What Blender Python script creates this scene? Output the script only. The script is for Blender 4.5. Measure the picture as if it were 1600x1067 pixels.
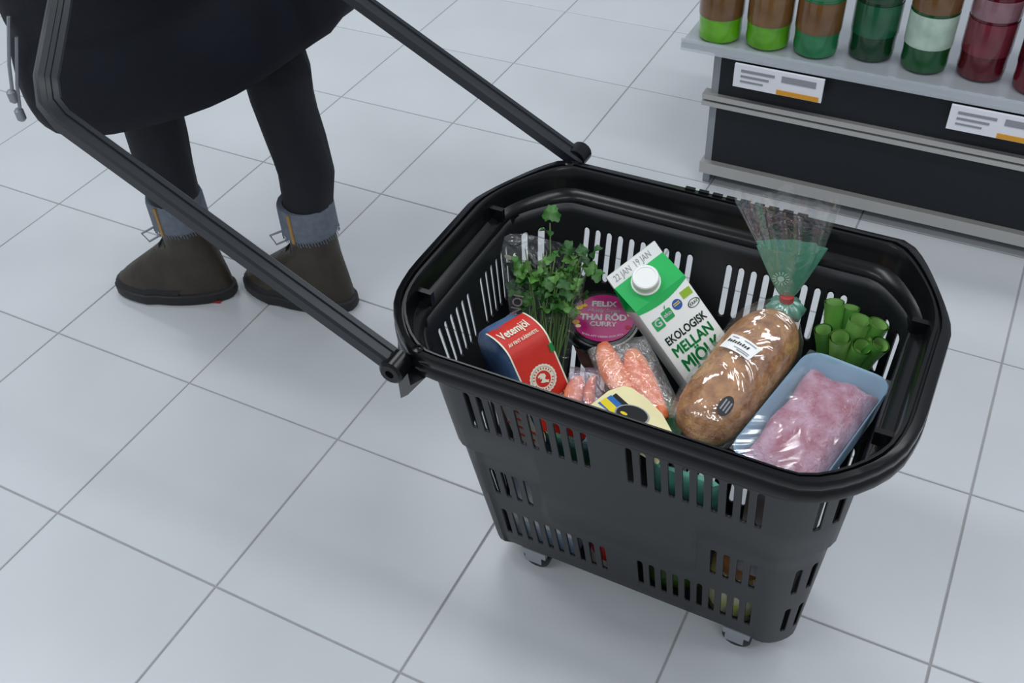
import bpy, bmesh, math, random
from mathutils import Vector, Matrix
random.seed(7)
PI = math.pi
for o in list(bpy.data.objects): bpy.data.objects.remove(o)
scene = bpy.context.scene
COL = scene.collection

# ------------------------------------------------------------ camera
RX = Vector((0.8898, 0.4543, -0.0427)); UX = Vector((-0.2812, 0.6196, 0.7328)); FX = Vector((-0.3593, 0.6401, -0.6791))
cd = bpy.data.cameras.new('camera'); cam = bpy.data.objects.new('camera', cd); COL.objects.link(cam)
cd.sensor_width = 36; cd.lens = 1612.3 * 36 / 1600; cd.clip_start = 0.02
M = Matrix((RX, UX, -FX)).transposed().to_4x4(); M.translation = (0, 0, 1.4)
cam.matrix_world = M
scene.camera = cam

# ------------------------------------------------------------ world and lamps
w = bpy.data.worlds.new('store'); scene.world = w; w.use_nodes = True
w.node_tree.nodes['Background'].inputs[0].default_value = (0.80, 0.88, 1.0, 1)
w.node_tree.nodes['Background'].inputs[1].default_value = 0.42
def area(name, loc, sx, sy, power, col, target=None):
    l = bpy.data.lights.new(name, 'AREA'); l.shape = 'RECTANGLE'; l.size = sx; l.size_y = sy; l.energy = power; l.color = col
    o = bpy.data.objects.new(name, l); COL.objects.link(o); o.location = loc
    if target is not None:
        o.rotation_euler = (Vector(target) - Vector(loc)).to_track_quat('-Z', 'Y').to_euler()
    return o
# rows of ceiling luminaires of the store
for k, y in enumerate((-1.6, 0.8, 3.2)):
    for x in (-2.6, 1.6):
        area('ceiling_luminaire_%s_offscreen' % ('left' if x < 0 else 'right'), (x, y, 3.6), 3.0, 0.35, 48 if x < 0 else 38, (0.93, 0.97, 1.0))
vs = scene.view_settings
vs.view_transform = 'Standard'; vs.look = 'None'; vs.gamma = 1; vs.use_curve_mapping = False; vs.exposure = -0.12

# ------------------------------------------------------------ materials
def lin(c): return tuple(((v / 255) / 12.92 if v / 255 <= 0.04045 else ((v / 255 + 0.055) / 1.055) ** 2.4) for v in c)
def mat(name, rgb, rough=0.5, metal=0.0, var=0.0, scale=20.0, bump=0.0, bscale=60.0, spec=0.5, coat=0.0, rgb2=None, alpha=1.0, trans=0.0, stretch=None):
    m = bpy.data.materials.new(name); m.use_nodes = True
    nt = m.node_tree; b = nt.nodes['Principled BSDF']
    c = lin(rgb); b.inputs['Base Color'].default_value = (*c, 1); b.inputs['Roughness'].default_value = rough
    b.inputs['Metallic'].default_value = metal; b.inputs['Specular IOR Level'].default_value = spec
    b.inputs['Coat Weight'].default_value = coat; b.inputs['Transmission Weight'].default_value = trans
    tc = nt.nodes.new('ShaderNodeTexCoord'); src = tc.outputs['Object']
    if stretch:
        mp = nt.nodes.new('ShaderNodeMapping'); mp.inputs['Scale'].default_value = stretch
        nt.links.new(src, mp.inputs['Vector']); src = mp.outputs['Vector']
    if var > 0 or rgb2:
        n = nt.nodes.new('ShaderNodeTexNoise'); n.inputs['Scale'].default_value = scale; n.inputs['Detail'].default_value = 5
        nt.links.new(src, n.inputs['Vector'])
        r = nt.nodes.new('ShaderNodeValToRGB'); nt.links.new(n.outputs['Fac'], r.inputs['Fac'])
        c2 = lin(rgb2) if rgb2 else tuple(max(0, v * (1 - var)) for v in c)
        r.color_ramp.elements[0].position = 0.36; r.color_ramp.elements[1].position = 0.64
        r.color_ramp.elements[0].color = (*c2, 1); r.color_ramp.elements[1].color = (*c, 1)
        nt.links.new(r.outputs['Color'], b.inputs['Base Color'])
    if bump > 0:
        n2 = nt.nodes.new('ShaderNodeTexNoise'); n2.inputs['Scale'].default_value = bscale; n2.inputs['Detail'].default_value = 4
        nt.links.new(src, n2.inputs['Vector'])
        bp = nt.nodes.new('ShaderNodeBump'); bp.inputs['Strength'].default_value = bump; bp.inputs['Distance'].default_value = 0.004
        nt.links.new(n2.outputs['Fac'], bp.inputs['Height']); nt.links.new(bp.outputs['Normal'], b.inputs['Normal'])
    return m
def film(name, tint=(255, 255, 255), gloss=0.14, rough=0.12, cover=0.0, crinkle=1.0, cscale=45):
    # thin clear plastic: mostly see-through, some gloss, some coloured print
    m = bpy.data.materials.new(name); m.use_nodes = True; nt = m.node_tree
    for n in list(nt.nodes): nt.nodes.remove(n)
    out = nt.nodes.new('ShaderNodeOutputMaterial'); tr = nt.nodes.new('ShaderNodeBsdfTransparent'); gl = nt.nodes.new('ShaderNodeBsdfGlossy')
    df = nt.nodes.new('ShaderNodeBsdfPrincipled'); df.inputs['Base Color'].default_value = (*lin(tint), 1); df.inputs['Roughness'].default_value = 0.3
    gl.inputs['Roughness'].default_value = rough; gl.inputs['Color'].default_value = (1, 1, 1, 1)
    tc = nt.nodes.new('ShaderNodeTexCoord'); nz = nt.nodes.new('ShaderNodeTexNoise'); nz.inputs['Scale'].default_value = cscale; nz.inputs['Detail'].default_value = 3; nz.inputs['Distortion'].default_value = 1.5
    bp = nt.nodes.new('ShaderNodeBump'); bp.inputs['Strength'].default_value = crinkle; bp.inputs['Distance'].default_value = 0.006
    nt.links.new(tc.outputs['Object'], nz.inputs['Vector']); nt.links.new(nz.outputs['Fac'], bp.inputs['Height'])
    nt.links.new(bp.outputs['Normal'], gl.inputs['Normal'])
    m1 = nt.nodes.new('ShaderNodeMixShader'); m1.inputs[0].default_value = cover
    nt.links.new(tr.outputs[0], m1.inputs[1]); nt.links.new(df.outputs[0], m1.inputs[2])
    m2 = nt.nodes.new('ShaderNodeMixShader'); m2.inputs[0].default_value = gloss
    nt.links.new(m1.outputs[0], m2.inputs[1]); nt.links.new(gl.outputs[0], m2.inputs[2]); nt.links.new(m2.outputs[0], out.inputs['Surface'])
    return m

PL = mat('black_plastic', (24, 26, 29), 0.42, bump=0.06, bscale=900)
PLS = mat('black_plastic_gloss', (14, 15, 17), 0.24, spec=.35)
ARM = mat('handle_plastic', (26, 32, 38), 0.35)
TILE = mat('floor_tile_glaze', (203, 206, 209), 0.30, var=0.06, scale=3, bump=0.02, bscale=30)
GROUT = mat('floor_grout', (160, 160, 160), 0.8, var=0.1)
CHAR = mat('charcoal_panel', (24, 28, 34), 0.5, var=0.05, spec=.35)
METAL = mat('rail_metal', (190, 188, 184), 0.32, metal=0.6)
GREYM = mat('grey_steel', (150, 153, 158), 0.4, metal=0.3)
DECK = mat('deck_steel', (176, 180, 186), 0.35, metal=0.2)
LABELW = mat('label_white', (240, 240, 246), 0.3)
LABELO = mat('label_orange', (226, 158, 40), 0.4)
INKG = mat('grey_ink', (150, 150, 158), 0.5)
WHITE = mat('white_print', (244, 244, 242), 0.4)
CREAM = mat('cream_print', (236, 230, 208), 0.5)
BLACK = mat('black_print', (18, 18, 20), 0.4)

# ------------------------------------------------------------ mesh helpers
class MB:
    def __init__(s): s.v = []; s.f = []; s.m = []
    def add(s, v, f, mi=0):
        k = len(s.v); s.v += [tuple(p) for p in v]; s.f += [tuple(i + k for i in q) for q in f]; s.m += [mi] * len(f); return s
    def box(s, a, b, mi=0):
        x0, y0, z0 = a; x1, y1, z1 = b
        return s.add([(x0, y0, z0), (x1, y0, z0), (x1, y1, z0), (x0, y1, z0), (x0, y0, z1), (x1, y0, z1), (x1, y1, z1), (x0, y1, z1)],
                     [(0, 3, 2, 1), (4, 5, 6, 7), (0, 1, 5, 4), (1, 2, 6, 5), (2, 3, 7, 6), (3, 0, 4, 7)], mi)
    def loft(s, rings, caps=(True, True), mi=0, closed=True):
        n = len(rings[0]); v = [p for r in rings for p in r]; f = []
        for i in range(len(rings) - 1):
            for j in range(n if closed else n - 1):
                k = (j + 1) % n
                f.append((i * n + j, i * n + k, (i + 1) * n + k, (i + 1) * n + j))
        if caps[0]: f.append(tuple(range(n - 1, -1, -1)))
        if caps[1]: f.append(tuple(range((len(rings) - 1) * n, len(rings) * n)))
        return s.add(v, f, mi)
    def lathe(s, prof, n=24, c=(0, 0, 0), mi=0, caps=(True, True)):
        return s.loft([[(c[0] + r * math.cos(2 * PI * k / n), c[1] + r * math.sin(2 * PI * k / n), c[2] + z) for k in range(n)] for r, z in prof], caps, mi)
    def tube(s, path, rad, n=10, mi=0, caps=(True, True), prof=None):
        P = [Vector(p) for p in path]; rings = []
        up = None
        for i, p in enumerate(P):
            t = (P[min(i + 1, len(P) - 1)] - P[max(i - 1, 0)]).normalized()
            if up is None:
                up = Vector((0, 0, 1)) if abs(t.z) < 0.9 else Vector((0, 1, 0))
            a = t.cross(up).normalized(); b = a.cross(t).normalized(); up = b
            r = rad[i] if isinstance(rad, (list, tuple)) else rad
            if prof: rings.append([p + a * (q[0] * r) + b * (q[1] * r) for q in prof])
            else: rings.append([p + a * (r * math.cos(2 * PI * k / n)) + b * (r * math.sin(2 * PI * k / n)) for k in range(n)])
        return s.loft(rings, caps, mi)
    def grid(s, fn, nu, nv, mi=0):
        v = [fn(i / nu, j / nv) for j in range(nv + 1) for i in range(nu + 1)]
        f = [(j * (nu + 1) + i, j * (nu + 1) + i + 1, (j + 1) * (nu + 1) + i + 1, (j + 1) * (nu + 1) + i) for j in range(nv) for i in range(nu)]
        return s.add(v, f, mi)
    def build(s, name, mats, parent=None, smooth=40, fix=True):
        me = bpy.data.meshes.new(name); me.from_pydata(s.v, [], s.f)
        for m in (mats if isinstance(mats, (list, tuple)) else [mats]): me.materials.append(m)
        for p, mi in zip(me.polygons, s.m): p.material_index = mi
        if fix:
            bm = bmesh.new(); bm.from_mesh(me); bmesh.ops.recalc_face_normals(bm, faces=bm.faces); bm.to_mesh(me); bm.free()
        if smooth:
            for p in me.polygons: p.use_smooth = True
            me.set_sharp_from_angle(angle=math.radians(smooth))
        o = bpy.data.objects.new(name, me); COL.objects.link(o)
        if parent: o.parent = parent
        return o
def empty(name, M=None, loc=None):
    o = bpy.data.objects.new(name, None); COL.objects.link(o); o.empty_display_size = 0.05
    if M is not None: o.matrix_world = M
    if loc is not None: o.location = loc
    return o
def tag(o, label, cat, group=None, kind=None):
    o['label'] = label
    if cat: o['category'] = cat
    if group: o['group'] = group
    if kind: o['kind'] = kind
    return o
def frame(o, x, y, z):
    m = Matrix((Vector(x).normalized(), Vector(y).normalized(), Vector(z).normalized())).transposed().to_4x4(); m.translation = o
    return m
def text(body, name, size, m, parent, fn, bold=0.0, sx=1.0, shear=0.0):
    cu = bpy.data.curves.new(name, 'FONT'); cu.body = body; cu.size = size; cu.align_x = 'CENTER'; cu.align_y = 'CENTER'
    cu.resolution_u = 3; cu.shear = shear
    t = bpy.data.objects.new('tmp', cu); COL.objects.link(t)
    dg = bpy.context.evaluated_depsgraph_get(); me = bpy.data.meshes.new_from_object(t.evaluated_get(dg))
    bpy.data.objects.remove(t)
    vs_ = [tuple(v.co) for v in me.vertices]; fs_ = [tuple(p.vertices) for p in me.polygons]
    b = bold * size * 1.3; q = MB()          # heavier strokes: the outline laid down a few times, slightly shifted
    for dx, dy in (((0, 0),) if bold <= 0 else ((0, 0), (b, 0), (-b, 0), (0, b), (0, -b))):
        q.add([tuple(fn((x + dx) * sx, y + dy)) for x, y, z in vs_], fs_)
    me = bpy.data.meshes.new(name); me.from_pydata(q.v, [], q.f); me.materials.append(m)
    o = bpy.data.objects.new(name, me); COL.objects.link(o); o.parent = parent
    return o
def copy_tree(o, parent=None):
    c = o.copy(); COL.objects.link(c); c.parent = parent
    for ch in list(o.children): copy_tree(ch, c)
    return c
def rrect(hx, hy, r, n=5, cx=0, cy=0):
    pts = []
    for (sx, sy, a0) in ((1, 1, 0), (-1, 1, 90), (-1, -1, 180), (1, -1, 270)):
        for k in range(n + 1):
            a = math.radians(a0 + 90 * k / n); pts.append((cx + sx * (hx - r) + r * math.cos(a), cy + sy * (hy - r) + r * math.sin(a)))
    return pts
def disc(mb, c, r, n=24, z=0.0, mi=0, sy=1.0):
    return mb.add([(c[0] + r * math.cos(2 * PI * k / n), c[1] + sy * r * math.sin(2 * PI * k / n), z) for k in range(n)], [tuple(range(n))], mi)

# ------------------------------------------------------------ floor: tiles in a grout bed
TS = 0.34922; X0 = -1.26177; Y0 = 2.6993
fl = MB().box((-4.6, -1.4, -0.05), (2.6, 5.2, -0.0022)).build('floor', GROUT); fl['kind'] = 'structure'; fl['label'] = 'pale square floor tiles with thin grey joints'
tb = MB(); g = 0.0016; hs = TS / 2 - g; b_ = 0.0012
tb.loft([[(-hs, -hs, -0.006), (hs, -hs, -0.006), (hs, hs, -0.006), (-hs, hs, -0.006)], [(-hs, -hs, -b_), (hs, -hs, -b_), (hs, hs, -b_), (-hs, hs, -b_)],
         [(-hs + b_, -hs + b_, 0), (hs - b_, -hs + b_, 0), (hs - b_, hs - b_, 0), (-hs + b_, hs - b_, 0)]])
tile0 = tb.build('tile', TILE, fl, smooth=None); first = True
for i in range(-7, 9):
    for j in range(-9, 8):
        x = X0 + (i + .5) * TS; y = Y0 + (j - .5) * TS
        d = Vector((x, y, -1.4)); z = d.dot(FX)
        if z < 0.2: continue
        px = 800 + 1612 * d.dot(RX) / z; py = 533 - 1612 * d.dot(UX) / z
        if not (-1100 < px < 2500 and -450 < py < 2600): continue
        t = tile0 if first else tile0.copy()
        if not first: COL.objects.link(t); t.parent = fl
        first = False; t.location = (x, y, 0)
ce = MB().box((-4.6, -1.4, 3.75), (2.6, 5.2, 3.85)).build('ceiling', mat('ceiling_white', (225, 226, 228), .8, var=.03)); ce['kind'] = 'structure'

# ------------------------------------------------------------ shelf unit
SH = empty('store_shelf', loc=(-0.58, 2.0, 0)); tag(SH, 'charcoal store shelf base with metal rails holding bottles', 'shelf')
def shp(name, a, b, m): 
    return MB().box(a, b).build(name, m, SH, smooth=None)
shp('plinth', (0.03, 0.06, 0), (2.2, 0.5, 0.04), BLACK)
shp('lower_panel', (0.012, 0.004, 0.06), (2.2, 0.02, 0.208), CHAR)
shp('upper_panel', (0.012, 0.004, 0.232), (2.2, 0.02, 0.335), CHAR)
shp('bottom_rail', (-0.01, -0.012, 0.034), (2.2, 0.02, 0.062), METAL)
shp('rail', (-0.02, -0.008, 0.206), (2.2, 0.02, 0.217), METAL); shp('rail', (-0.02, -0.008, 0.222), (2.2, 0.02, 0.234), METAL)
shp('side_panel', (-0.004, 0.004, 0.0), (0.012, 0.52, 0.335), GREYM)
shp('deck', (-0.075, -0.01, 0.335), (2.2, 0.55, 0.348), DECK)
lipm = film('clear_lip', (205, 215, 225), 0.25, 0.15, cover=0.35, crinkle=0.0)
shp('clear_lip', (-0.075, -0.016, 0.332), (2.2, -0.011, 0.358), lipm)
for x, wd in ((0.05, 0.19), (0.49, 0.19)):
    c = MB().box((x, -0.024, 0.276), (x + wd, -0.017, 0.328)).build('price_label', LABELW, SH, smooth=None)
    MB().box((x + wd * .5, -0.0252, 0.277), (x + wd * .97, -0.0242, 0.2875)).build('orange_strip', LABELO, c, smooth=None)
    for q, (a0, a1, zz, hh) in enumerate(((.08, .46, .312, .006), (.08, .40, .300, .005), (.54, .92, .306, .014), (.08, .34, .289, .004))):
        MB().box((x + wd * a0, -0.0250, zz), (x + wd * a1, -0.0242, zz + hh)).build('grey_print', INKG, c, smooth=None)
BM = {}
def bottle(x, y, body, label, band, capc, txt, r=0.046, hh=0.30):
    o = empty('bottle', loc=(x, y, 0.348)); tag(o, txt, 'bottle', 'bottles on the store shelf')
    def bm(c, **k):
        if c not in BM: BM[c] = mat('bottle_%d_%d_%d' % c, c, 0.16, coat=0.4, var=.25, scale=30)
        return BM[c]
    MB().lathe([(r * .82, 0), (r * .97, .006), (r, .02), (r * .98, .035), (r, .05), (r, .19), (r * .93, .215), (r * .6, .25), (r * .34, .275), (r * .32, hh)], 28).build('bottle_body', bm(body), o)
    MB().lathe([(r + .0012, .055), (r + .0016, .06), (r + .0016, .118), (r + .0012, .122)], 28, caps=(False, False)).build('label', bm(label), o)
    MB().lathe([(r + .0012, .128), (r + .0016, .13), (r + .0016, .165), (r + .0012, .168)], 28, caps=(False, False)).build('band', bm(band), o)
    MB().lathe([(r * .38, hh - .004), (r * .4, hh), (r * .4, hh + .016), (r * .36, hh + .019)], 20).build('cap', bm(capc), o)
LIME = (112, 190, 30); GRN = (28, 110, 62); DGR = (16, 62, 34); RED = (92, 14, 30); BRN = (120, 84, 48)
bottle(-0.590, 2.045, LIME, BRN, (120, 200, 60), LIME, 'lime green bottle with brown label at the open end of the shelf')
bottle(-0.487, 2.052, (104, 180, 34), (128, 92, 52), (70, 160, 80), LIME, 'lime green bottle with brown label, second from the open shelf end')
bottle(-0.386, 2.056, (40, 130, 80), BRN, (52, 130, 84), GRN, 'mid green bottle with brown label between lime and dark green bottles')
bottle(-0.278, 2.085, DGR, (30, 96, 64), (20, 70, 40), DGR, 'dark green bottle without white label, beside the mid green bottle')
bottle(-0.170, 2.075, (20, 84, 40), (190, 214, 196), BRN, DGR, 'dark green bottle with white label and brown band')
bottle(-0.062, 2.085, RED, (120, 44, 58), (150, 110, 120), RED, 'dark red bottle standing beside the dark green one with white label')
bottle(0.046, 2.066, (104, 18, 34), (70, 10, 24), (120, 50, 60), RED, 'dark red bottle between the dark red one and the orange-banded one')
bottle(0.150, 2.060, (104, 18, 34), (206, 120, 50), (120, 50, 60), RED, 'dark red bottle with orange label above the second price label')

# ------------------------------------------------------------ rolling basket
BX, BY = -0.307, 0.945
BK = empty('rolling_basket', loc=(BX, BY, 0)); tag(BK, 'black plastic rolling shopping basket with slotted sides, filled with groceries', 'basket')
ZT, ZB = 0.515, 0.055
def hl(z): return 0.240 + (z - .055) / .465 * .045
def hw(z): return 0.100 + (z - .055) / .465 * .096
def chaikin(p, n=3):
    for _ in range(n):
        q = [p[0]]
        for a, b in zip(p, p[1:]):
            q += [(a[0] * .75 + b[0] * .25, a[1] * .75 + b[1] * .25), (a[0] * .25 + b[0] * .75, a[1] * .25 + b[1] * .75)]
        q.append(p[-1]); p = q
    return p
def resample(p, n):
    L = [0]
    for a, b in zip(p, p[1:]): L.append(L[-1] + math.dist(a, b))
    out = []
    for k in range(n + 1):
        s = L[-1] * k / n; i = 0
        while i < len(L) - 2 and L[i + 1] < s: i += 1
        t = (s - L[i]) / max(1e-9, L[i + 1] - L[i]); out.append((p[i][0] + (p[i + 1][0] - p[i][0]) * t, p[i][1] + (p[i + 1][1] - p[i][1]) * t))
    return out
NC = 9
pitch = 0.0178; sw = 0.0052
LX = [-0.189 + pitch * k for k in range(10)]; RXs = [0.029 + pitch * k for k in range(10)]
EY = [-0.103 + 0.0166 * k for k in range(6)] + [0.020 + 0.0166 * k for k in range(6)]
fx = sorted(set([-0.2] + [round(x + s * sw, 5) for x in LX + RXs for s in (-1, 1)] + [0.2, -0.1135, -0.108, 0.1085, 0.114] + [0.0]))
# keep step columns out of the slot cells
fx = [x for x in fx if not any(abs(x - c) < sw - 1e-4 for c in LX + RXs)]
ey = sorted([-0.112] + [round(y + s * 0.005, 5) for y in EY for s in (-1, 1)] + [0.0, 0.112])
CUTX = 0.1
def off(z, x, side):
    top = z >= 0.3345
    mid = z >= 0.2145 and side in 'fb' and abs(x) <= 0.109
    return 0.0 if (top or mid) else -0.006
rows = [ZB, 0.072, 0.09, 0.17, 0.2075, 0.2150, 0.29, 0.327, 0.335, 0.40, 0.485, 0.50, ZT]
def ends(z): return 0.045 + (z - .055) / .465 * .067      # half of the straight part of the end walls
cols = []                                                  # (side, param)
cols += [('f', x) for x in fx]
cols += [('c1', k / NC) for k in range(1, NC)]
cols += [('r', y) for y in ey]
cols += [('c2', k / NC) for k in range(1, NC)]
cols += [('b', -x) for x in fx]
cols += [('c3', k / NC) for k in range(1, NC)]
cols += [('l', -y) for y in ey]
cols += [('c4', k / NC) for k in range(1, NC)]
def hlr(z): return 0.258 + (z - .055) / .465 * .027     # the right end wall is steeper
def corner(z, right=False):
    l, w_, e = (hlr(z) if right else hl(z)), hw(z), ends(z)
    k = 0.45
    p = [(0.2, w_), (0.2 + (l - .2) * (.35 + .15 * (1 - (z - .055) / .465)), w_), (l, e + (w_ - e) * (.25 + .2 * (1 - (z - .055) / .465))), (l, e)]
    return resample(chaikin(p), NC)
def wall(col, z):
    s, p = col; l, w_, e = hl(z), hw(z), ends(z)
    o = off(z, p if s in 'fb' else 9, s if s in 'fb' else 'c')
    zz = (z - .055) / .46
    if s == 'f': return (p, -w_ - o, z)
    if s == 'b': return (p, w_ + o, z)
    if s == 'r': return (hlr(z) + o, p / .112 * e, z)
    if s == 'l': return (-l - o, p / .112 * e, z)
    k = round(p * NC); c = corner(z, s in ('c1', 'c2'))
    if s == 'c1': x, y = c[k]; y = -y
    elif s == 'c2': x, y = c[NC - k]
    elif s == 'c3': x, y = c[k]; x = -x
    else: x, y = c[NC - k]; x, y = -x, -y
    q = 1 + o / math.hypot(x, y); return (x * q, y * q, z)
def wallp(c0, c1, u, z):
    a = wall(c0, z); b = wall(c1, z); return tuple(a[i] + (b[i] - a[i]) * u for i in range(3))
def is_slot(c0, c1, z0, z1):
    if c0[0] != c1[0]: return False
    s = c0[0]; m = (c0[1] + c1[1]) / 2; d = abs(c0[1] - c1[1])
    if s in 'fb':
        if not any(abs(m - x) < 1e-3 for x in LX + RXs) or d > .0108: return False
        if (z0, z1) in ((.40, .485), (.09, .17)): return True
        if (z0, z1) == (.215, .29): return any(abs(m - x) < 1e-3 for x in LX[:4] + RXs[-4:])
    elif s in 'lr':
        if not any(abs(m - y) < 1e-3 for y in EY) or d > .0104: return False
        return (z0, z1) in ((.40, .485), (.09, .17), (.215, .29))
    elif s[0] == 'c':
        return round(min(c0[1], c1[1]) * NC) in ((4, 6) if s in ('c1', 'c3') else (2, 4)) and (z0, z1) in ((.40, .485), (.09, .17), (.215, .29))
    return False
mb = MB(); n = len(cols)
vid = {}
for ri, z in enumerate(rows):
    for ci, c in enumerate(cols):
        vid[ri, ci] = len(mb.v); mb.v.append(wall(c, z))
def addv(p): mb.v.append(p); return len(mb.v) - 1
for ri in range(len(rows) - 1):
    z0, z1 = rows[ri], rows[ri + 1]
    for ci in range(n):
        cj = (ci + 1) % n; q = (vid[ri, ci], vid[ri, cj], vid[ri + 1, cj], vid[ri + 1, ci])
        if not is_slot(cols[ci], cols[cj], z0, z1): mb.f.append(q); mb.m.append(0); continue
        rz = 0.0062; K = 4; e_ = 0.08
        bot = [addv(wallp(cols[ci], cols[cj], .5 - (.5 - e_) * math.cos(PI * k / (2 * K) ), z0 + .002 + rz * (1 - math.sin(PI * k / (2 * K))))) for k in range(K + 1)]
        bot += [addv(wallp(cols[ci], cols[cj], .5 + (.5 - e_) * math.sin(PI * k / (2 * K)), z0 + .002 + rz * (1 - math.cos(PI * k / (2 * K))))) for k in range(1, K + 1)]
        top = [addv(wallp(cols[ci], cols[cj], .5 - (.5 - e_) * math.cos(PI * k / (2 * K)), z1 - .002 - rz * (1 - math.sin(PI * k / (2 * K))))) for k in range(K + 1)]
        top += [addv(wallp(cols[ci], cols[cj], .5 + (.5 - e_) * math.sin(PI * k / (2 * K)), z1 - .002 - rz * (1 - math.cos(PI * k / (2 * K))))) for k in range(1, K + 1)]
        mb.f += [(q[0], q[1]) + tuple(reversed(bot)), (q[2], q[3]) + tuple(top), (q[3], q[0], bot[0], top[0]), (q[1], q[2], top[-1], bot[-1])]
        mb.m += [0] * 4
# underside: an inset ring and a floor
c0 = [addv((mb.v[vid[0, ci]][0] * .93, mb.v[vid[0, ci]][1] * .88, 0.044)) for ci in range(n)]
for ci in range(n): mb.f.append((vid[0, (ci + 1) % n], vid[0, ci], c0[ci], c0[(ci + 1) % n])); mb.m.append(0)
mb.f.append(tuple(reversed(c0))); mb.m.append(0)
body = mb.build('basket_body', PL, BK, smooth=35)
sm = body.modifiers.new('wall_thickness', 'SOLIDIFY'); sm.thickness = 0.0032; sm.offset = -1
# rim
def loop8(cor, back=None):
    # one closed outline from a front corner polyline and a back corner polyline
    c = resample(chaikin(cor), 12); d = resample(chaikin(back or cor), 12)
    q1 = [(x, -y) for x, y in c]; q2 = [(x, y) for x, y in reversed(d)]; q3 = [(-x, y) for x, y in d]; q4 = [(-x, -y) for x, y in reversed(c)]
    return q1 + q2 + q3 + q4
RL, RW = 0.329, 0.24
RF = 0.220
outer = loop8([(.185, RF), (.248, RF), (.315, .150), (RL, .085), (RL, .035)], [(.225, RW), (.261, RW), (RL, .098), (RL, .06)])
inner = loop8([(.19, hw(ZT) - .001), (.2 + .085 * .36, hw(ZT) - .001), (hl(ZT) - .001, ends(ZT) + .020), (hl(ZT) - .001, .07)])
prof = [(0, .492), (.0, .514), (.08, .524), (.36, .529), (.42, .541), (.47, .554), (.53, .558), (.62, .558), (.645, .552), (.70, .552), (.725, .558), (.93, .557), (.985, .554), (1, .551),
        (1, .545), (.95, .543), (.95, .541), (1.01, .539), (1.02, .528), (.99, .524), (.93, .524), (.92, .545), (.5, .545), (.4, .523), (.06, .512), (.03, .492)]
rings = [[(i[0] * (1 - t) + o_[0] * t, i[1] * (1 - t) + o_[1] * t, z) for i, o_ in zip(inner, outer)] for t, z in prof]
rm = MB(); rm.loft(rings + [rings[0]], (False, False)); rim = rm.build('rim', PLS, BK, smooth=50)
for sx in (-1,):   # clips and rivets on the rim
    for sy in (-1, 1):
        MB().lathe([(.007, 0), (.007, .002), (.004, .003), (.0035, .001), (.001, .001)], 16, (sx * .236, .226 if sy > 0 else -.209, .5565)).build('rivet', PLS, rim)
for k in range(9): MB().box((-.06 + .02 * k, .2325, .5565), (-.046 + .02 * k, .2385, .5595)).build('rim_tooth', PLS, rim, smooth=None)
for x in (-.285, .285):
    for y in (-.1, .1): MB().box((x * 1.03 - .012, y - .004, .525), (x * 1.03 + .012, y + .004, .545)).build('rim_rib', PLS, rim, smooth=None)
# corner brackets below the handle pivots
for sy in (-1, 1):
    MB().loft([[(-.30, sy * .16, .52), (-.235, sy * .236, .52), (-.225, sy * .215, .52), (-.285, sy * .15, .52)],
               [(-.285, sy * .195, .47), (-.27, sy * .214, .462), (-.265, sy * .205, .462), (-.278, sy * .19, .47)]]).build('corner_bracket', PL, BK, smooth=None)
# castors
for sx in (-.155, .176):
    for sy in (-.076, .070):
        ca = MB(); ca.box((sx - .02, sy - .016, .036), (sx + .02, sy + .016, .049)); ca.box((sx - .016, sy - .015, .018), (sx + .012, sy - .0125, .04)); ca.box((sx - .016, sy + .0125, .018), (sx + .012, sy + .015, .04))
        ca = ca.build('castor', GREYM, BK, smooth=None)
        r2 = MB().loft([[(sx + r * math.cos(2 * PI * k / 20), yy, .0225 + r * math.sin(2 * PI * k / 20)) for k in range(20)] for r, yy in ((.017, sy - .011), (.0222, sy - .008), (.0225, sy), (.0222, sy + .008), (.017, sy + .011))])
        r2.build('wheel', BLACK, ca)
        MB().loft([[(sx + r * math.cos(2 * PI * k / 14), yy, .0225 + r * math.sin(2 * PI * k / 14)) for k in range(14)] for r, yy in ((.009, sy - .0118), (.009, sy + .0118))]).build('hub', GREYM, ca)
# handle
ang = math.radians(27.5); HD = Vector((-math.cos(ang), 0, math.sin(ang)))
def rprof(hx, hy, r=0.3, groove=True):
    p = rrect(hx, hy, r * min(hx, hy), 3)
    return p
HP = [(1.0, -.62), (1.0, .45), (.78, .7), (.28, .7), (.2, .52), (-.2, .52), (-.28, .7), (-.78, .7), (-1.0, .45), (-1.0, -.62), (-.7, -.8), (.7, -.8)]
P1 = Vector((-.2586, -.222, .535)); P2 = Vector((-.2376, .254, .552)); LEN = 0.535
HN = empty('handle'); HN.parent = BK
for P_, s in ((P1, 1), (P2, -1)):
    E_ = P_ + HD * LEN; G_ = E_ + Vector((-.02, s * .105, .11))
    path = [P_ - HD * .012, P_, P_ + HD * .25] + [P_ + HD * (LEN - .03), P_ + HD * (LEN - .008) + Vector((-.002, s * .006, .006)), E_ + Vector((-.005, s * .022, .026)), G_ - Vector((-.006, s * .03, .03)), G_]
    am = MB().tube(path, [.010, .0135, .0135, .0135, .014, .014, .0135, .0125], prof=HP).build('arm', ARM, HN, smooth=30)
    pm = MB()
    pv = P_ + Vector((0, -s * .012, 0))
    pm.loft([[(pv.x + r * math.cos(2 * PI * k / 16), pv.y + s * yy, pv.z + r * math.sin(2 * PI * k / 16)) for k in range(16)] for r, yy in ((.016, .02), (.0165, -.006), (.013, -.009), (.006, -.009), (.005, -.005))])
    pm.build('pivot', PLS, HN)
GA = P1 + HD * LEN + Vector((-.02, .105, .11)); GB = P2 + HD * LEN + Vector((-.02, -.105, .11))
MB().tube([GA + (GA - GB) * .04, GA, GB, GB + (GB - GA) * .04], .0155, 16).build('grip', ARM, HN)

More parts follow.
